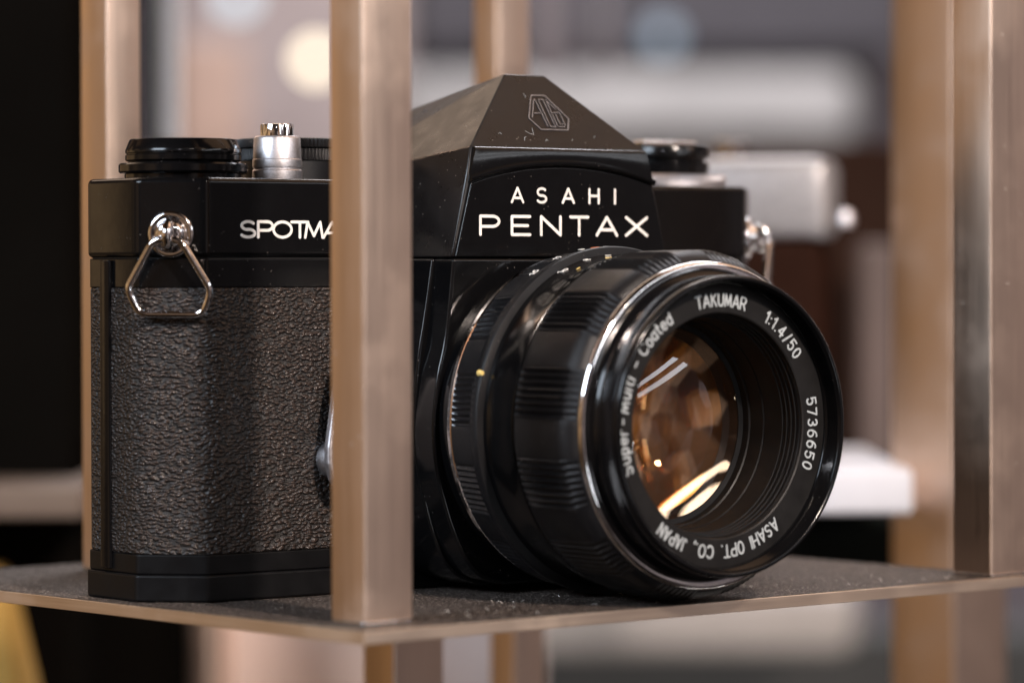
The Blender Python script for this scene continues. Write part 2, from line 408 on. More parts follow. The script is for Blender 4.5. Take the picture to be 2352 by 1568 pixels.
def ribbon(P, wd, V, F, mapf, lift):
    """flat rounded stroke of width wd along 2D points P; smooth runs are one mitred strip"""
    P = [Vector(p) for p in P]; Q = [P[0]]
    for p in P[1:]:
        if (p-Q[-1]).length > 1e-4: Q.append(p)
    if len(Q) == 1: Q.append(Q[0]+Vector((1e-3, 0)))
    runs = [[Q[0]]]
    for i in range(1, len(Q)):
        runs[-1].append(Q[i])
        if i < len(Q)-1 and (Q[i]-Q[i-1]).angle(Q[i+1]-Q[i]) > R(42): runs.append([Q[i]])
    for ri, q in enumerate(runs):
        up_ = lift+.008*(ri % 4); r = wd/2; n = len(q); L_, R_ = [], []
        for i in range(n):
            d = (q[min(i+1, n-1)]-q[max(i-1, 0)]).normalized(); nn = Vector((-d.y, d.x)); L_.append(q[i]+nn*r); R_.append(q[i]-nn*r)
        closed = n > 8 and (q[0]-q[-1]).length < wd*.2
        def put(poly):
            i0 = len(V); m = len(poly)
            V.extend([mapf(p.x, p.y, up_) for p in poly]); V.extend([mapf(p.x, p.y, 0) for p in poly])
            return i0, m
        i0, m = put(L_); j0, _ = put(R_)
        for i in range(n-1):
            F.append((i0+i, i0+i+1, j0+i+1, j0+i))
            F.append((i0+i, i0+i+1, i0+m+i+1, i0+m+i)); F.append((j0+i, j0+i+1, j0+m+i+1, j0+m+i))
        if not closed:
            for e_, d in ((0, (q[0]-q[1]).normalized()), (n-1, (q[-1]-q[-2]).normalized())):
                nn = Vector((-d.y, d.x))
                fan = [q[e_]+nn*r*math.cos(math.pi*k/8)+d*r*math.sin(math.pi*k/8) for k in range(9)]
                k0, m2 = put(fan); F.append(tuple(range(k0, k0+9)))
                for k in range(8): F.append((k0+k, k0+k+1, k0+m2+k+1, k0+m2+k))
    return V, F
def lettering(name, items, wd, mapf, mat, parent, lift=.06):
    """items: (char, x, y, width scale, height)"""
    V, F = [], []; n = 0
    for ch, x, y, ws, h in items:
        for st in GL[ch][1]:
            n += 1; ribbon([(x+p[0]*ws, y+p[1]*h) for p in st], wd, V, F, mapf, lift+.03*(n % 3))
    return mesh_obj(name, V, F, mat, parent, 0)
def layout(text, x, y, h, wsc, gap):
    it = []
    for ch in text:
        it.append((ch, x, y, h*wsc, h)); x += GL[ch][0]*h*wsc+gap
    return it, x-gap

# ================================================================== THE SETTING
PHI = R(3.684); SX, SY = -74.59, -59.24
def sh(a, b, z=0): return (SX+a*math.cos(PHI)-b*math.sin(PHI), SY+a*math.sin(PHI)+b*math.cos(PHI), z)

# ---- display shelf
shelf = thing('display_shelf', 'thin textured metal shelf with a bronze edge, carrying the black camera', 'shelf', (0, 0, -2.3))
sh_off = Vector((0, 0, 2.3))
def shp(pts): return [sh(a, b)[:2] for a, b in pts]
out = [(0, 0), (230, 0), (230, 11.2), (163.8, 11.2), (163.8, 149), (0, 149)]
ins = [(.9, .9), (230, .9), (230, 10.6), (163.1, 10.6), (163.1, 148.3), (.9, 148.3)]
# bodies are built in world mm, then hung under the empty
def under(o, parent_loc):
    o.location = -Vector(parent_loc)*S
for nm, pts, z0, z1, mt, bv in (('edge_band', out, -2.3, -.17, M_edge, .12),):
    o = prism(nm, shp(pts), z0, z1, mt, shelf, 'z', bv); under(o, (0, 0, -2.3))

from mathutils import noise as mn
def hammered():
    st = .36; na = int((163.6-.25)/st); nb = int((148.8-.25)/st); V = []; F = []
    for i in range(na+1):
        for j in range(nb+1):
            a = .25+i*st; b = .25+j*st
            h = mn.noise(Vector((a*.55, b*.55, 0)))*.5+mn.noise(Vector((a*2.1, b*2.1, 5)))*.35
            ed = min(a-.25, 163.7-a, b-.25, 148.8-b)
            x, y, _ = sh(a, b); V.append((x, y, -.07+.24*h*min(1, (ed+.6)/.9)))
    for i in range(na):
        for j in range(nb):
            k = i*(nb+1)+j; F.append((k, k+nb+1, k+nb+2, k+1))
    o = mesh_obj('shelf_top', V, F, M_shelf, shelf, 180); under(o, (0, 0, -2.3))
    o.data.flip_normals() if o.data.polygons[0].normal.z < 0 else None
hammered()
tz = prism('shelf_tongue', shp([(163.7, .25), (230, .25), (230, 10.9), (163.7, 10.9)]), -.3, -.05, M_shelf, shelf, 'z', 0); under(tz, (0, 0, -2.3))

V, F = [], []; rl = random.Random(4)
for k in range(46):
    a = rl.uniform(8, 150); b = rl.uniform(1.5, 26); an = rl.uniform(0, 6.28); x, y, _ = sh(a, b); n0 = len(V); L_ = rl.uniform(.3, 1.3); pr_ = []
    for i in range(5):
        t = i/4; pr_.append((x+math.cos(an+t*1.3)*L_*t, y+math.sin(an+t*1.3)*L_*t, .03+.45*math.sin(math.pi*t)*rl.uniform(.3, 1)))
    for i, p in enumerate(pr_): V += [(p[0], p[1], p[2]-.03), (p[0]+.03, p[1]-.03, p[2]+.03)]
    for i in range(4): F.append((n0+2*i, n0+2*i+1, n0+2*i+3, n0+2*i+2))
lint = mesh_obj('dust_lint', V, F, M_white, shelf, 0); under(lint, (0, 0, -2.3)); lint['kind'] = 'stuff'

# ---- posts
def post(label, pts, z0, z1, group='square bronze posts of the display frame', foot=True, mat=None, size=None):
    """pts: four plan corners, near corner first"""
    cx = sum(p[0] for p in pts)/4; cy = sum(p[1] for p in pts)/4
    t = thing('frame_post', label, 'post', (cx, cy, z0), group)
    o = prism('post_tube', round_poly(pts, .45, 4), z0+(.5 if foot else 0), z1, mat or M_post, t, 'z', .1); under(o, (cx, cy, z0))
    if foot:
        q = [(cx+(p[0]-cx)*1.02, cy+(p[1]-cy)*1.02) for p in pts]
        o = prism('weld_bead', round_poly(q, .8, 4), z0, z0+.5, M_chrome, t, 'z', .2); under(o, (cx, cy, z0))
    return t
def rect(a, b, w_, d_): return [sh(a, b)[:2], sh(a+w_, b)[:2], sh(a+w_, b+d_)[:2], sh(a, b+d_)[:2]]
post('square bronze post at the near shelf corner, crossing in front of the black camera', rect(5.87, 7.27, 10.6, 8.8), 0, 260)
post('square bronze post on the right end of the shelf, scratched and in sharp focus', rect(155.2, .95, 15.0, 9.65), 0, 260)
def corner_rect(px, py, depth, w_, d_):
    p = at(px, py, depth); a = Vector((math.cos(PHI), math.sin(PHI))); b = Vector((-math.sin(PHI), math.cos(PHI)))
    p = Vector((p.x, p.y)); return [tuple(p), tuple(p+a*w_), tuple(p+a*w_+b*d_), tuple(p+b*d_)]
post('blurred bronze post standing behind the wind lever at the left of the camera', corner_rect(250, 1290, 712, 8.2, 9.0), 0, 260)
post('blurred bronze post rising behind the peak of the prism housing', corner_rect(1145, 1200, 815, 9.5, 8.2), 0, 260)
post('blurred bronze leg under the near shelf corner', corner_rect(903, 1500, 735, 13.5, 9.6), -150, -2.3, foot=False)
post('blurred bronze leg under the shelf, right of the leg at the near corner', corner_rect(1180, 1500, 815, 9.5, 8.2), -150, -2.3, foot=False)
post('thick blurred bronze column behind the right end of the shelf', corner_rect(2190, 1300, 850, 19, 19.5), -220, 260, foot=False)

# ================================================================== THE CAMERA
xL, b_, e_, xR = -75.27, 9.11, 16.29, 69.8
zt, zs, z1, z2, zlt = 75.15, 60.85, 4.85, 8.42, 55.6
ZL = 31.4
camt = thing('film_camera', 'black single lens reflex film camera with leatherette body and large front lens', 'camera', (0, 0, 0))
def octo(g_=0, r=1.6):
    xl, xr = xL+g_, xR-g_; b = b_; k = g_*.414
    p = [(xl+b-k+0, g_), (xr-b+k, g_), (xr, b+k), (xr, b+e_-k), (xr-b+k, 2*b+e_-g_), (xl+b-k, 2*b+e_-g_), (xl, b+e_-k), (xl, b+k)]
    return round_poly(p, r, 6)
prism('body_core', octo(.75), 3, 62, M_mattb, camt, bevel=0)
prism('base_plate', octo(-.25), 0, z1, M_base, camt, bevel=.5)
prism('base_molding', octo(.15), z1, z2, M_base, camt, bevel=.3)
prism('leather_covering', octo(.1, 6.5), z2, zlt, M_leather, camt, bevel=.35)
prism('upper_casting', octo(.35), zlt, zs, M_black, camt, bevel=.25)
prism('top_cover', octo(0, 3.0), zs+.12, zt, M_black, camt, bevel=1.0, seg=5)
# back door hinge on the end face
hp = [(xL-.5, 17.4), (xL+.8, 17.4), (xL+.8, 20.7), (xL-.5, 20.7)]
hg = prism('door_hinge', round_poly(hp, .5, 4), 5.4, zs-.3, M_gloss, camt, bevel=.2)
hp2 = [(xL-.05, 16.2), (xL+.8, 16.2), (xL+.8, 17.2), (xL-.05, 17.2)]

# ---- apron in front of the mirror box
def sym(L): return L+[(-x, z) for x, z in reversed(L)]
OA = [(-25.9, 60.8), (-27.6, 50.9), (-29.3, 42), (-30.2, 32), (-29.4, 23.2), (-27.2, 14.5), (-24.2, 7.2), (-20.5, 3.2), (-15, 1.2)]
OB = [(-25.3, 60.8), (-27.0, 47), (-28.8, 39.7), (-29.9, 31), (-29.3, 23.5), (-27.6, 17.0), (-24.2, 9.0), (-19.9, 3.6), (-14, 1.6)]
def smooth_line(L, n=4):
    o = []
    for i in range(len(L)-1):
        p0, p1, p2, p3 = L[max(i-1, 0)], L[i], L[i+1], L[min(i+2, len(L)-1)]
        for k in range(n):
            t = k/n; o.append(tuple(.5*((2*p1[j])+(-p0[j]+p2[j])*t+(2*p0[j]-5*p1[j]+4*p2[j]-p3[j])*t*t+(-p0[j]+3*p1[j]-3*p2[j]+p3[j])*t**3) for j in (0, 1)))
    return o+[L[-1]]
prism('mirror_box', sym(smooth_line(OA)), .6, -12.6, M_black, camt, 'y', bevel=.5)
prism('front_apron', sym(smooth_line(OB)), -11, -18.1, M_black, camt, 'y', bevel=.6, seg=4)
# panel seam lines left of the apron
# ---- prism housing
def hull(name, pts, mat, parent, bevel, seg=5):
    bm = bmesh.new()
    for p in pts: bm.verts.new(tuple(c*S for c in p))
    r = bmesh.ops.convex_hull(bm, input=bm.verts)
    bmesh.ops.delete(bm, geom=list({x for x in r['geom_interior']+r['geom_unused'] if isinstance(x, bmesh.types.BMVert)}), context='VERTS')
    bmesh.ops.dissolve_limit(bm, angle_limit=R(2.5), verts=bm.verts, edges=bm.edges)
    bmesh.ops.recalc_face_normals(bm, faces=bm.faces)
    me = bpy.data.meshes.new(name); bm.to_mesh(me); bm.free()
    o = bpy.data.objects.new(name, me); col.objects.link(o); me.materials.append(mat); o.parent = parent
    b = o.modifiers.new('Bevel', 'BEVEL'); b.width = bevel*S; b.segments = seg; b.limit_method = 'ANGLE'; b.angle_limit = R(8); b.harden_normals = True
    for p in me.polygons: p.use_smooth = True
    return o
def mir(P): return P+[(-x, y, z) for x, y, z in P]
pr = hull('prism_housing', mir([(-4.6, -6.5, 95.0), (-5.2, 30, 88.0), (-20.6, -17.0, 81.0), (-22.2, 30, 75.5), (-22.2, 30, 61.2),
      (-21.6, -17.6, 75.0), (-25.3, -17.6, 61.0), (-25.8, 30, 61.0)]), M_prism, camt, 1.9)
# nameplate field and arched brow moulding
AR = [(-21.4, 74.9), (-18, 75.85), (-14.3, 76.7), (-9, 77.55), (-4, 77.95), (0, 78.05), (4, 77.95), (9, 77.55), (14.3, 76.7), (18, 75.85), (21.4, 74.9)]
npts = [(-24.95, 61.05)]+[(x, z-.55) for x, z in AR]+[(24.95, 61.05)]
prism('nameplate', [(x*.995, z) for x, z in npts], -17.3, -18.15, M_black, pr, 'y', bevel=.25, bang=50)
V, F = [], []
rows = 7; prof = [(-17.5, 0), (-18.25, .0), (-18.75, .28), (-18.85, .7), (-18.55, 1.05), None, None]
for i, (x, z) in enumerate(smooth_line(AR, 3)):
    k = abs(x)/21.4; top = 80.6
    xs = x*1.012; xt = x/21.4*20.1
    V += [(xs, -17.5, z-.35), (xs, -18.45, z-.35), (xs, -18.85, z+.05), (xs, -18.8, z+.45), (xs*.995, -17.95, z+.8), (xt, -17.95, top-.1), (xt, -17.6, top+.35), (xt, -15.5, top+.2)]
n = len(V)//8
for i in range(n-1):
    for k in range(7): F.append((i*8+k, (i+1)*8+k, (i+1)*8+k+1, i*8+k+1))
F.append(tuple(range(8))); F.append(tuple(range((n-1)*8, n*8)))
mesh_obj('brow_moulding', V, F, M_black, pr, 60)
def fplane(x, z, h): return (x, -18.15-h, z)
# maker's name, two lines
it = []
for ch, x, ws in (('A', -12.1, 2.9), ('S', -6.3, 2.9), ('A', -.25, 2.9), ('H', 6.1, 2.9), ('I', 12.2, 2.9)):
    it.append((ch, x, 71.0, ws if ch != 'S' else 3.2, 2.55))
lettering('maker_lettering', it, .46, fplane, M_white, pr)
PW = {'P': (-19.3, 5.7), 'E': (-12.1, 5.9), 'N': (-5.3, 5.6), 'T': (1.55, 5.2), 'A': (7.85, 5.3), 'X': (14.9, 5.9)}
it = [(ch, x, 65.1, ws, 3.3) for ch, (x, ws) in PW.items()]
lettering('name_lettering', it, .56, fplane, M_white, pr)
# emblem on the front roof face
P0 = Vector((0, -17.0, 81.0)); ev = (Vector((0, -6.5, 95.0))-P0).normalized(); en = Vector((1, 0, 0)).cross(ev)
def roof(x, s, h): q = P0+ev*s+Vector((x, 0, 0))+en*(h-.02); return tuple(q)
LG = [[(-.55, 12.43), (2.73, 12.46), (5.75, 7.04), (4.33, 4.32), (-1.98, 4.28), (-3.63, 6.93), (-.55, 12.43)],
 [(-.48, 11.3), (-2.8, 7.05)], [(-.48, 11.3), (-.11, 11.49), (-.07, 5.05)], [(-1.85, 8.12), (-.36, 8.17)],
 [(.69, 11.43), (.56, 5.03), (1.71, 4.93), (1.81, 11.47), (.69, 11.43)], [(2.33, 11.4), (3.78, 9.17)], [(2.45, 10.85), (2.31, 5.21)],
 [(2.83, 8.41), (4.19, 8.45)], [(3.17, 8.05), (3.13, 5.69), (3.83, 5.71)], [(4.29, 8.27), (4.22, 5.45)], [(2.59, 5.04), (3.9, 5.08)]]
V, F = [], []
for k, st in enumerate(LG):
    ribbon([(x-.35, s) for x, s in st], .26 if k == 0 else .2, V, F, roof, (.16+.012*(k % 4)))
mesh_obj('emblem', V, F, M_logo, pr, 0)

V, F = [], []
for k, st in enumerate([[(-6.2, 3.9), (-5.4, 3.3), (-4.6, 3.2), (-4.3, 4.6)], [(-7.4, 1.6), (-7.1, 2.4), (-6.6, 2.5)], [(-2.6, 1.5), (-2.2, 2.0), (-1.8, 1.8)],
      [(3.9, 1.9), (4.1, 2.3)], [(-2.4, 12.9), (-2.2, 12.3), (-2.5, 11.9)], [(9.5, 2.7), (9.9, 3.2)], [(-12.8, 3.1), (-12.3, 3.4), (-12.1, 3.0)]]):
    ribbon(st, .05, V, F, roof, .05+.01*(k % 3))
o = mesh_obj('lint', V, F, M_print, pr, 0)

# ---- model lettering on the top cover front
def tplane(x, z, h): return (x, -h, z)
it = [('S', -59.1, 64.6, 4.6, 2.75), ('P', -55.3, 64.6, 4.1, 2.75), ('O', -52.0, 64.6, 4.9, 2.75), ('T', -48.1, 64.6, 4.5, 2.75), ('M', -45.1, 64.6, 4.2, 2.75),
      ('A', -41.1, 64.6, 4.2, 2.75), ('T', -38.6, 64.6, 4.5, 2.75), ('I', -33.8, 64.6, 4, 2.75), ('C', -32.6, 64.6, 4.5, 2.75)]
lettering('model_lettering', it, .52, tplane, M_white, camt)

# ---- top controls, left side of the picture
HUBX, HUBY = -61.6, 14.6
wl = lathe('wind_lever', [(0, .0), (10.6, .0), (10.6, .8), (11.4, 1.0), (11.65, 1.3), (11.65, 2.5), (11.4, 2.75), (10.0, 2.85), (9.9, 3.05), (10.2, 3.15), (10.45, 3.35), (10.45, 4.2), (10.25, 4.35), (10.25, 4.5), (10.45, 4.65),
      (10.45, 5.15), (10.35, 5.35), (9.75, 6.9), (9.55, 7.1), (9.1, 7.15), (8.9, 6.95), (0, 6.95)], M_gloss, camt, (HUBX, HUBY, zt), seg=128)
ap = [(HUBX-3, HUBY+3), (HUBX+3, HUBY+3), (HUBX+13, HUBY+15), (HUBX+11, HUBY+18), (HUBX+4, HUBY+15)]
prism('lever_arm', round_poly(ap, 1.5, 5), zt+1.1, zt+2.6, M_gloss, wl, bevel=.4)
q = (-45.0, 9.0)
sbt = lathe('shutter_button', [(0, 0), (4.5, 0), (4.55, .2), (4.55, 1.6), (4.45, 1.75), (4.35, 1.85), (4.35, 2.05), (4.5, 2.2), (4.55, 2.5), (4.5, 3.6), (4.4, 3.75), (4.25, 7.4), (4.1, 7.75), (3.9, 7.9), (0, 7.9)], M_alu, camt, (q[0], q[1], zt), seg=96)
def lob(t, j): return -.42*max(0, math.cos(4*t+.6))**6 if j > 0 else 0
lathe('release_cap', [(3.05, 7.6), (3.05, 7.9), (3.05, 9.8), (2.95, 10.05), (2.7, 10.15), (1.9, 10.15), (1.7, 9.7), (0, 9.5)], M_chrome, sbt, (q[0], q[1], zt), seg=96, mod=lob)
def saw(n, a): return lambda t: -a*abs(((t*n/(2*math.pi)) % 1)*2-1)
kn = saw(84, .42)
def dmod(t, j): return kn(t) if j in (6, 7, 8) else (kn(t)*.6 if j in (3, 4) else 0)
lathe('speed_dial', [(0, 0), (9.2, 0), (9.2, 3.7), (9.7, 3.8), (9.7, 5.9), (9.4, 6.0), (10.3, 6.2), (10.35, 6.9), (10.2, 7.75), (9.5, 7.9), (8.8, 7.95), (8.6, 7.8), (0, 7.8)], M_satin, camt, (-34.9, 19.5, zt), seg=84*6, mod=dmod, smooth=50)
# ---- rewind knob on the right
rk = (52.6, 15.0)
rwd = lathe('rewind_knob', [(0, 0), (8.4, 0), (8.4, 2.9), (8.75, 3.1), (8.75, 4.7), (8.5, 4.9), (7.9, 5.0), (7.9, 5.5), (8.6, 5.65), (8.9, 5.95), (8.9, 7.6), (8.6, 8.2), (8.2, 8.35), (0, 8.35)], M_gloss, camt, (rk[0], rk[1], zt), seg=96)
kn2 = saw(90, .4)
lathe('knurled_ring', [(0, .0), (12.0, 0), (12.0, 1.1), (12.2, 1.3), (12.2, 2.1), (11.8, 2.4), (9, 2.5), (0, 2.5)], M_alu, rwd, (rk[0], rk[1], zt), seg=90*6, mod=lambda t, j: kn2(t) if j in (3, 4, 5) else 0)
box('rewind_crank', (rk[0]-7, rk[1]-1.6, zt+8.4), (rk[0]+7, rk[1]+1.6, zt+9.2), M_chrome, rwd, .3)

# ---- strap lugs and wire rings on the bevelled corners
def lug(side):
    if side < 0: o0 = Vector((xL, b_, 0)); d = Vector((.7071, -.7071, 0)); n = Vector((-.7071, -.7071, 0))
    else: o0 = Vector((xR, b_, 0)); d = Vector((-.7071, -.7071, 0)); n = Vector((.7071, -.7071, 0))
    def P(s, z, h): return o0+d*(s+1.15)+n*h+Vector((0, 0, z))
    c = (5.3, 65.1)
    def turned(name, prof, mat, par, seg=40, cc=c):
        v = []; fc = []
        for r, h in prof:
            for i in range(seg):
                t = 2*math.pi*i/seg; v.append(tuple(P(cc[0]+r*math.cos(t), cc[1]+r*math.sin(t), h)))
        for j in range(len(prof)-1):
            for i in range(seg):
                k = (i+1) % seg; fc.append((j*seg+i, j*seg+k, (j+1)*seg+k, (j+1)*seg+i))
        fc.append(tuple(range((len(prof)-1)*seg, len(prof)*seg)))
        return mesh_obj(name, v, fc, mat, par, 40)
    L = turned('strap_lug', [(4.15, -.2), (4.15, .35), (4.0, .6), (3.6, .75), (3.2, .62), (2.9, .55), (2.6, .9), (2.45, 1.6), (2.1, 2.0), (1.4, 2.2)], M_chrome, camt)
    # the eye: an upright loop standing out of the plate
    pts = [P(5.3, 65.0+2.0*math.cos(t), 1.6+2.3*math.sin(t)) for t in [math.pi*k/10 for k in range(11)]]
    tube('lug_eye', pts, .95, M_chrome, L, seg=14)
    pts = [P(4.6, 65.1+k, 1.5+.2*abs(k)) for k in (-2.4, 2.4)]
    h = 3.1 if side < 0 else 4.4
    ring = [P(2.9, 64.2, h), P(7.7, 64.0, h), P(12.95, 55.2, h-.8), P(11.3, 50.95, h-1.5 if side < 0 else h), P(-.1, 51.05, h-1.5 if side < 0 else h), P(-2.15, 55.5, h-.8)]
    t = tube('strap_ring', ring, .67, M_chrome, L, closed=True, corner=1.6, seg=14)
    return L
lug(-1); lug(1)

# ---- self timer lever
tl = [(-40.6, 42.5), (-42.0, 41.5), (-43.2, 36.5), (-44.0, 31.5), (-44.7, 27), (-44.7, 24.0), (-43.9, 21.0), (-42.3, 19.0), (-40, 18.0), (-37, 19), (-35.6, 23), (-36, 30), (-36.8, 38), (-37.5, 41.8), (-39, 42.9)]
tl = [(x+1.1, z) for x, z in tl]
tm = prism('timer_lever', round_poly(tl, 1.2, 3), -3.2, -5.2, M_alu, camt, 'y', bevel=.7, seg=4)
lathe('lever_pivot', [(0, 0), (3.4, 0), (3.4, -2.8), (3.1, -3.4), (0, -3.5)], M_alu, tm, (-39.4, .3, 24.5), 'y', seg=48)

# ================================================================== THE LENS
CY = (0, 0, ZL)
lens = lathe('lens', [(0, -17.8), (28.6, -17.8), (28.6, -20.6), (29.4, -21.0), (29.4, -22.6), (25, -22.6)], M_gloss, camt, CY, 'y', seg=160)
lathe('mount_ring', [(27, -22.2), (29.9, -22.2), (30.15, -22.5), (30.15, -23.3), (29.8, -23.7), (27, -23.8)], M_chrome, lens, CY, 'y', seg=200)
def lobes(gaps, period, half, pitch, depth, soft=1.0):
    """returns f(theta deg) -> groove depth inside the ribbed fields, 0 in the smooth gaps"""
    def f(th):
        d = ((th-gaps) % period); d = min(d, period-d)
        if d < half: return 0.0, 1.0
        ph = ((th-gaps)/pitch) % 1
        gr = .5-.5*math.cos(2*math.pi*ph)
        e = min(1, (d-half)/soft)
        return depth*gr**.7*e, 1-e
    return f
# theta here: angle from +x towards +z ; "left, 7 degrees down" is 187
def ringmod(f, rows, lower=.0):
    def m(t, j):
        if j not in rows: return 0
        a, sm = f(math.degrees(t)); return -a*rows[j]-lower*sm
    return m
fa = lobes(187, 30, 5.6, 2.05, .55)
SEG = 1440
lathe('aperture_ring', [(27, -23.6), (30.0, -23.6), (30.35, -23.9), (30.5, -24.4), (30.95, -29.9), (31.05, -30.4), (31.25, -30.6), (31.55, -32.2), (31.35, -32.7), (30.0, -32.9), (28, -33)],
      M_satin, lens, CY, 'y', seg=SEG, mod=ringmod(fa, {2: .6, 3: 1, 4: 1, 5: .5}), smooth=50)
lathe('scale_ring', [(28, -32.6), (29.9, -32.7), (30.05, -33.1), (29.9, -34.0), (29.75, -36), (29.9, -38.5), (30.2, -40.8), (30.15, -41.4), (29.6, -41.7), (28, -41.7)], M_gloss, lens, CY, 'y', seg=240)
ff = lobes(183.5, 30, 6.0, 2.3, .85)
def fmod(t, j):
    a, sm = ff(math.degrees(t)); k = {3: .5, 4: 1, 5: 1, 6: 1, 7: .9, 8: .35}.get(j, 0)
    return -a*k-(.25*sm if j in (4, 5, 6, 7) else 0)
lathe('focus_ring', [(28, -41.8), (30.15, -41.9), (30.4, -42.2), (30.45, -42.9), (30.9, -43.4), (30.95, -48), (30.95, -54.2), (30.75, -55.0), (30.2, -55.8), (28.9, -57.5), (27, -57.6)],
      M_satin, lens, CY, 'y', seg=SEG, mod=fmod, smooth=50)
lathe('silver_band', [(27.4, -57.3), (28.65, -57.4), (28.75, -57.7), (28.7, -58.2), (28.35, -58.6), (27.9, -58.7), (27.2, -58.5)], M_chrome, lens, CY, 'y', seg=240, smooth=60)
lathe('front_barrel', [(27.5, -58.2), (26.9, -58.4), (26.2, -58.9), (25.9, -60.2), (25.9, -62.3), (26.15, -63.2), (26.35, -64.2), (26.35, -64.9), (26.15, -65.25), (25.75, -65.4), (25.35, -65.2)]
      +[(25.3-(.26 if k % 2 else 0), -65.0+.27*k) for k in range(11)]+[(24.75, -61.9), (24.7, -61.4)], M_gloss, lens, CY, 'y', seg=240, smooth=50)
nr = lathe('name_ring', [(24.75, -61.45), (19.9, -61.45), (19.65, -61.3), (19.6, -60.9)], M_mattb, lens, CY, 'y', seg=240, smooth=20)
pf = [(19.6, -60.9)]
for k in range(4):
    y = -60.7+k*1.0; r = 19.45-k*.14
    pf += [(r, y), (r-.03, y+.7), (r-.22, y+.75), (r-.20, y+.97)]
pf += [(18.8, -56.5), (18.6, -52.5), (18.4, -52.3), (18.35, -49.0), (18.1, -48.8), (17.9, -46)]
lathe('baffle', pf, M_inner, lens, CY, 'y', seg=200, smooth=30)
def cap(name, r, y, sag, mat, n=14, seg=96):
    """spherical glass surface: rim at y, apex at y-sag"""
    Rc = (r*r+sag*sag)/(2*abs(sag)); sg = -1 if sag > 0 else 1; pf = []
    for k in range(n+1):
        rr = r*(1-k/n); h = math.sqrt(Rc*Rc-rr*rr)-(Rc-abs(sag)); pf.append((rr, y+sg*h))
    o = lathe(name, pf, mat, lens, CY, 'y', seg=seg, smooth=180); return o
cap('front_element', 18.2, -48.8, 4.9, M_glass1)
cap('second_element', 17.0, -47.0, -3.2, coated('coated_pale_glass', (1.0, .72, .46), .24, .7, .005))
cap('third_element', 15.9, -44.0, -2.6, M_glass2)
cap('rear_element', 14.2, -34.0, -4.6, M_glass3)
lathe('inner_barrel', [(18.0, -47.4), (17.1, -47.2), (16.8, -45), (15.9, -44.2), (15.5, -38), (14.4, -36), (14.2, -31)], M_inner, lens, CY, 'y', seg=120)
lathe('rear_stop', [(14.4, -32.2), (11.5, -31.6), (10.0, -27), (0, -25)], simple('deep_brown', (.035, .018, .010), .5), lens, CY, 'y', seg=96)

# ring lettering, read clockwise, tops outwards
def ringtext(name, chunks, mat, wd=.33, h=2.1, r0=20.95, yy=-61.45):
    V, F = [], []; n = 0
    for txt, a0, a1 in chunks:
        wsum = sum(GL[c][0] for c in txt); ws = 1.75 if txt.upper() == txt else 2.0
        arcl = R(a1-a0)*(r0+h*.5); gap = (arcl-wsum*ws)/max(1, len(txt)-1)
        if gap < .35: ws = (arcl-.45*(len(txt)-1))/max(wsum, .01); gap = .45
        x = 0
        for c in txt:
            for st in GL[c][1]:
                n += 1
                def mp(u, v, hh, a0=a0):
                    t = R(a0)+u/(r0+h*.5); rr = r0+v
                    return (rr*math.sin(t), yy-hh, ZL+rr*math.cos(t))
                ribbon([(x+p[0]*ws, p[1]*h) for p in st], wd, V, F, mp, .05+.03*(n % 3))
            x += GL[c][0]*ws+gap
    return mesh_obj(name, V, F, mat, nr, 0)
ringtext('ring_lettering', [('Super', -111, -90.5), ('-', -87.6, -85.6), ('Multi', -82.5, -66.5), ('-', -61, -58.5), ('Coated', -54, -30.5), ('TAKUMAR', -14, 16.2), ('1:1.4/50', 30, 57),
    ('5736650', 78.5, 111.5), ('ASAHI', 142.5, 160.5), ('OPT.', 165.5, 178.5), ('CO.,', 184, 196), ('JAPAN', 201, 218.5)], M_print)

# scale figures on the aperture and scale rings (wrapped round the barrel)
def barrel_text(name, items, mat, wd=.2):
    V, F = [], []; n = 0
    for ch, ang, y, h, ws, rr in items:          # ang clockwise from top seen from the front
        for st in GL[ch][1]:
            n += 1
            def mp(u, v, hh, ang=ang, y=y, rr=rr):
                t = R(ang)+u/rr; q = rr+hh
                return (q*math.sin(t), y+(-v), ZL+q*math.cos(t))
            ribbon([(p[0]*ws, -p[1]*h) for p in st], wd, V, F, mp, .04+.03*(n % 3))
    return mesh_obj(name, V, F, mat, lens, 0)
BT = []
def num(txt, ang, y, rr, h=1.5, ws=1.5):
    a = ang
    for c in txt: BT.append((c, a, y, h, ws, rr)); a += math.degrees((GL[c][0]*ws+.4)/rr)
for t_, a_ in (('16', -33), ('11', -22), ('8', -11), ('5.6', 0), ('4', 13), ('2', 26)): num(t_, a_, -30.8, 31.44, 1.25, 1.3)
for t_, a_ in (('16', -27), ('8', -15), ('4', -6)): num(t_, a_, -34.6, 29.95)
barrel_text('scale_figures', BT, M_white)
BT = []
num('4', -12, -38.5, 29.95); BT.append(('-', -24, -37.6, 1.2, 1.6, 29.95)); num('3', 2, -38.5, 29.95)
barrel_text('yellow_figures', BT, M_yell, .26)
barrel_text('orange_mark', [('-', -8, -32.2, 1, 3.4, 31.5)], M_orng, .5)
t_ = R(187-15-8); dp = (29.95*math.cos(math.pi-R(23)), 0, 0)
lathe('index_dot', [(0, -.9), (.45, -.8), (.6, -.3), (.6, .3)], M_yell, lens, (31.25*math.cos(R(163)), -31.9, ZL+31.25*math.sin(R(163))), 'y', seg=20)

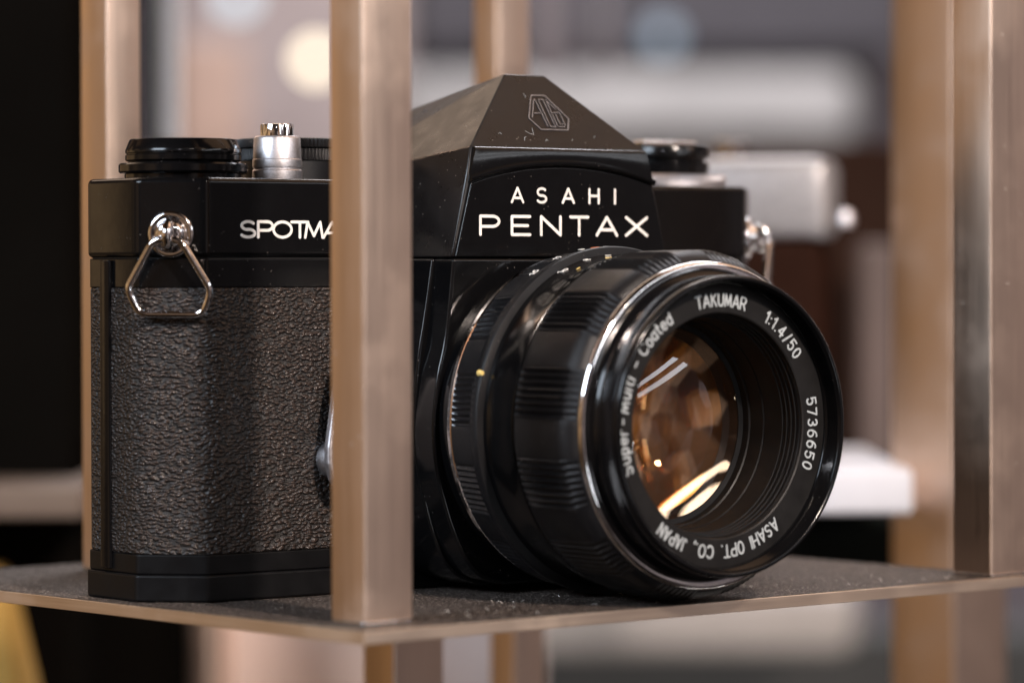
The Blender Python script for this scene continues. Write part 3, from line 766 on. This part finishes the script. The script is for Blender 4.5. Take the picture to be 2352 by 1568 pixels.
# ================================================================== BEHIND AND AROUND
yawq = Matrix((Vector((rt.x, rt.y, 0)).normalized(), Vector((fwd.x, fwd.y, 0)).normalized(), Vector((0, 0, 1)))).transposed()
def vbox(name, x0, y0, x1, y1, depth, thick, mat, parent=None, bevel=2, turn=0, lean=0):
    """a real box standing at a camera depth, spanning the surveyed extent"""
    a = at(x0, y0, depth); b = at(x1, y1, depth); c = (a+b)/2
    wv = (b-a).dot(rt); hv = abs((b-a).dot(Vector((0, 0, 1))))
    bm = bmesh.new(); bmesh.ops.create_cube(bm, size=1)
    bmesh.ops.scale(bm, vec=(wv*S, thick*S, hv*S), verts=bm.verts)
    if bevel: bmesh.ops.bevel(bm, geom=bm.edges[:], offset=min(bevel, hv*.3, wv*.3)*S, segments=4, affect='EDGES', profile=.5)
    me = bpy.data.meshes.new(name); bm.to_mesh(me); bm.free()
    for p in me.polygons: p.use_smooth = True
    me.set_sharp_from_angle(angle=R(35))
    o = bpy.data.objects.new(name, me); col.objects.link(o); me.materials.append(mat)
    f2 = Vector((fwd.x, fwd.y, 0)).normalized()
    m4 = (yawq @ Matrix.Rotation(R(turn), 3, 'Z') @ Matrix.Rotation(R(lean), 3, 'Y')).to_4x4(); m4.translation = (c+f2*thick/2)*S
    o.matrix_world = m4
    if parent: o.parent = parent; o.matrix_parent_inverse = parent.matrix_world.inverted()
    return o
def flat(name, c, rough=.7): return simple(name, c, rough, wear=.05, scale=.01)
# wall and floor of the room
o = vbox('wall', -3500, -5200, 6000, 4600, 4200, 60, flat('mauve_wall', (.11, .09, .098)), bevel=0); o['kind'] = 'structure'
def vb(name, label, cat, *a, **k): return tag(vbox(name, *a, **k), label, cat)
vb('dark_column', 'black column filling the left side behind the shelf', 'column', -700, -600, 172, 2300, 930, 60, flat('column_black', (.004, .0035, .003), 1), bevel=3)
vb('glass_edge', 'thin dark upright strip beside the pale tube at upper left', 'strip', 322, -500, 352, 330, 1000, 8, flat('strip_black', (.006, .009, .010), 1), bevel=1)
p_ = at(378, 330, 1010)
tb = lathe('pale_tube', [(0, 0), (4.6, 0), (4.6, 170), (0, 170)], simple('pale_metal', (.80, .88, .98), .4, 0), None, (0, 0, 0), seg=48); tb.location = p_*S
tag(tb, 'pale bluish metal tube behind the wind lever', 'tube')
vb('dark_cabinet', 'black cabinet front below the shelf between the yellow and the brown panels', 'cabinet', -100, 1215, 425, 2200, 985, 30, flat('cabinet_black', (.004, .0035, .003), 1), bevel=3)
sh2 = vb('neighbour_shelf', 'tan shelf edge far left behind the black camera', 'shelf', -300, 1122, 186, 1190, 880, 90, flat('tan_board', (.14, .10, .075), .6), bevel=1)
vb('amber_panel', 'golden yellow upright panel at the bottom left below the shelf', 'panel', -260, 1330, 60, 1900, 890, 30, flat('amber_board', (.50, .30, .07)), bevel=5, lean=-13)
vb('bronze_cabinet_side', 'blurred brown cabinet upright below the left of the shelf', 'cabinet', 412, 1300, 505, 1900, 1000, 60, M_post, bevel=3)
vb('pale_cabinet', 'blurred pale mauve cabinet front below the shelf', 'cabinet', 500, 1300, 1250, 2050, 1050, 120, flat('mauve_board', (.72, .61, .58)), bevel=4)
vb('counter_front', 'blurred beige counter slab with a rounded end under the right of the shelf', 'counter', 990, 1330, 1975, 1500, 1800, 200, flat('beige_board', (.44, .40, .375)), bevel=20)
vb('under_counter', 'dark grey green panel low at the right under the beige counter', 'panel', 700, 1450, 2600, 2300, 2100, 60, flat('dark_green', (.035, .035, .033)), bevel=3)
vb('white_counter', 'long pale beige counter across the background behind the prism', 'counter', 900, 165, 1975, 340, 3200, 300, flat('pale_board', (.25, .235, .225)), bevel=34)
vb('dark_fascia', 'dark grey violet panel high in the background above the pale counter', 'panel', 945, -500, 2080, 120, 4000, 60, flat('violet_board', (.065, .058, .066)), bevel=5)
vb('display_board', 'blurred mauve panel high at the left behind the shutter button', 'panel', 400, -500, 930, 420, 4050, 60, flat('rose_board', (.36, .29, .275)), bevel=5)
vb('brown_cabinet', 'red brown wooden cabinet behind the silver camera', 'cabinet', 1560, 330, 2120, 1300, 1250, 120, flat('brown_wood', (.028, .015, .011), 1), bevel=5)
vb('white_shelf', 'bright white shelf board behind the right rim of the lens', 'shelf', 1400, 1078, 2098, 1182, 840, 110, flat('white_board', (.64, .65, .70), .6), bevel=1.5)
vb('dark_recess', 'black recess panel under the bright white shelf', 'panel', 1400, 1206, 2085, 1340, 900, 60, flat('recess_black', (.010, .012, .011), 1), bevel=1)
# silver camera standing behind
sc2 = thing('silver_camera', 'blurred silver film camera with brown leather body standing behind the black one', 'camera', at(1800, 1078, 875))
def vpart(name, *a, **k): 
    o = vbox(name, *a, **k); return o
bpy.context.view_layer.update()
vpart('top_cover', 1560, 362, 1930, 548, 875, 26, simple('silver_satin', (.40, .39, .40), .42, .5), sc2, bevel=3.6, turn=-12)
vpart('leather_body', 1560, 548, 1915, 1020, 877, 24, simple('brown_leather', (.022, .010, .007), 1, wear=.0), sc2, bevel=5, turn=-12)
vpart('base_plate', 1560, 1020, 1925, 1076, 875, 26, simple('silver_base', (.7, .67, .66), .35, .6), sc2, bevel=3, turn=-12)
p_ = at(1680, 362, 888)-at(1800, 1078, 875)
k_ = lathe('rewind_knob', [(0, 0), (3, 0), (3, 1.5), (1.5, 1.6), (1.5, 3), (4.5, 3.2), (4.5, 4), (0, 4.1)], M_chrome, sc2, tuple(p_), seg=40)
p_ = at(1942, 520, 868)-at(1800, 1078, 875)
lathe('strap_lug', [(0, 0), (2, 0), (2.2, 2), (1.6, 3.6), (0, 4)], M_alu, sc2, tuple(p_), seg=32)
# lamps seen as soft discs
def globe(label, px, py, depth, r, colr, s):
    o = lathe('globe_lamp', [(r*math.sin(math.pi*k/16), -r*math.cos(math.pi*k/16)) for k in range(17)], emit('lamp_glow', colr, s), None, seg=32, smooth=180)
    o.location = at(px, py, depth)*S; return tag(o, label, 'lamp', 'globe lamps in the background')
vb('mauve_upright', 'blurred mauve brown upright strip right of the leather bodied silver camera', 'strip', 1975, 560, 2062, 1060, 1200, 20, flat('taupe_board', (.12, .085, .075)), bevel=3)
vb('pale_upright', 'thin pale upright edge in the upper background right of the prism', 'strip', 1372, -300, 1398, 175, 1900, 20, flat('grey_board', (.34, .31, .33)), bevel=2)
vb('grey_upright', 'broad grey upright panel high behind the prism, beside the rear post', 'panel', 1225, -300, 1300, 175, 1950, 20, flat('grey_panel', (.24, .21, .225)), bevel=2)
vb('peach_board', 'blurred peach coloured board behind the wind lever', 'board', 395, 95, 560, 470, 2600, 40, flat('peach_paint', (.33, .22, .17)), bevel=3)
globe('cream glowing globe lamp at the left of the near post', 726, 138, 3900, 14, (1, .86, .62), 4)
globe('dim bluish lamp disc high above the right of the prism', 1522, 85, 3900, 14, (.5, .62, .75), 1.2)
globe('dim bluish lamp disc at the top above the wind lever', 545, -10, 3900, 16, (.6, .72, .8), 2.0)
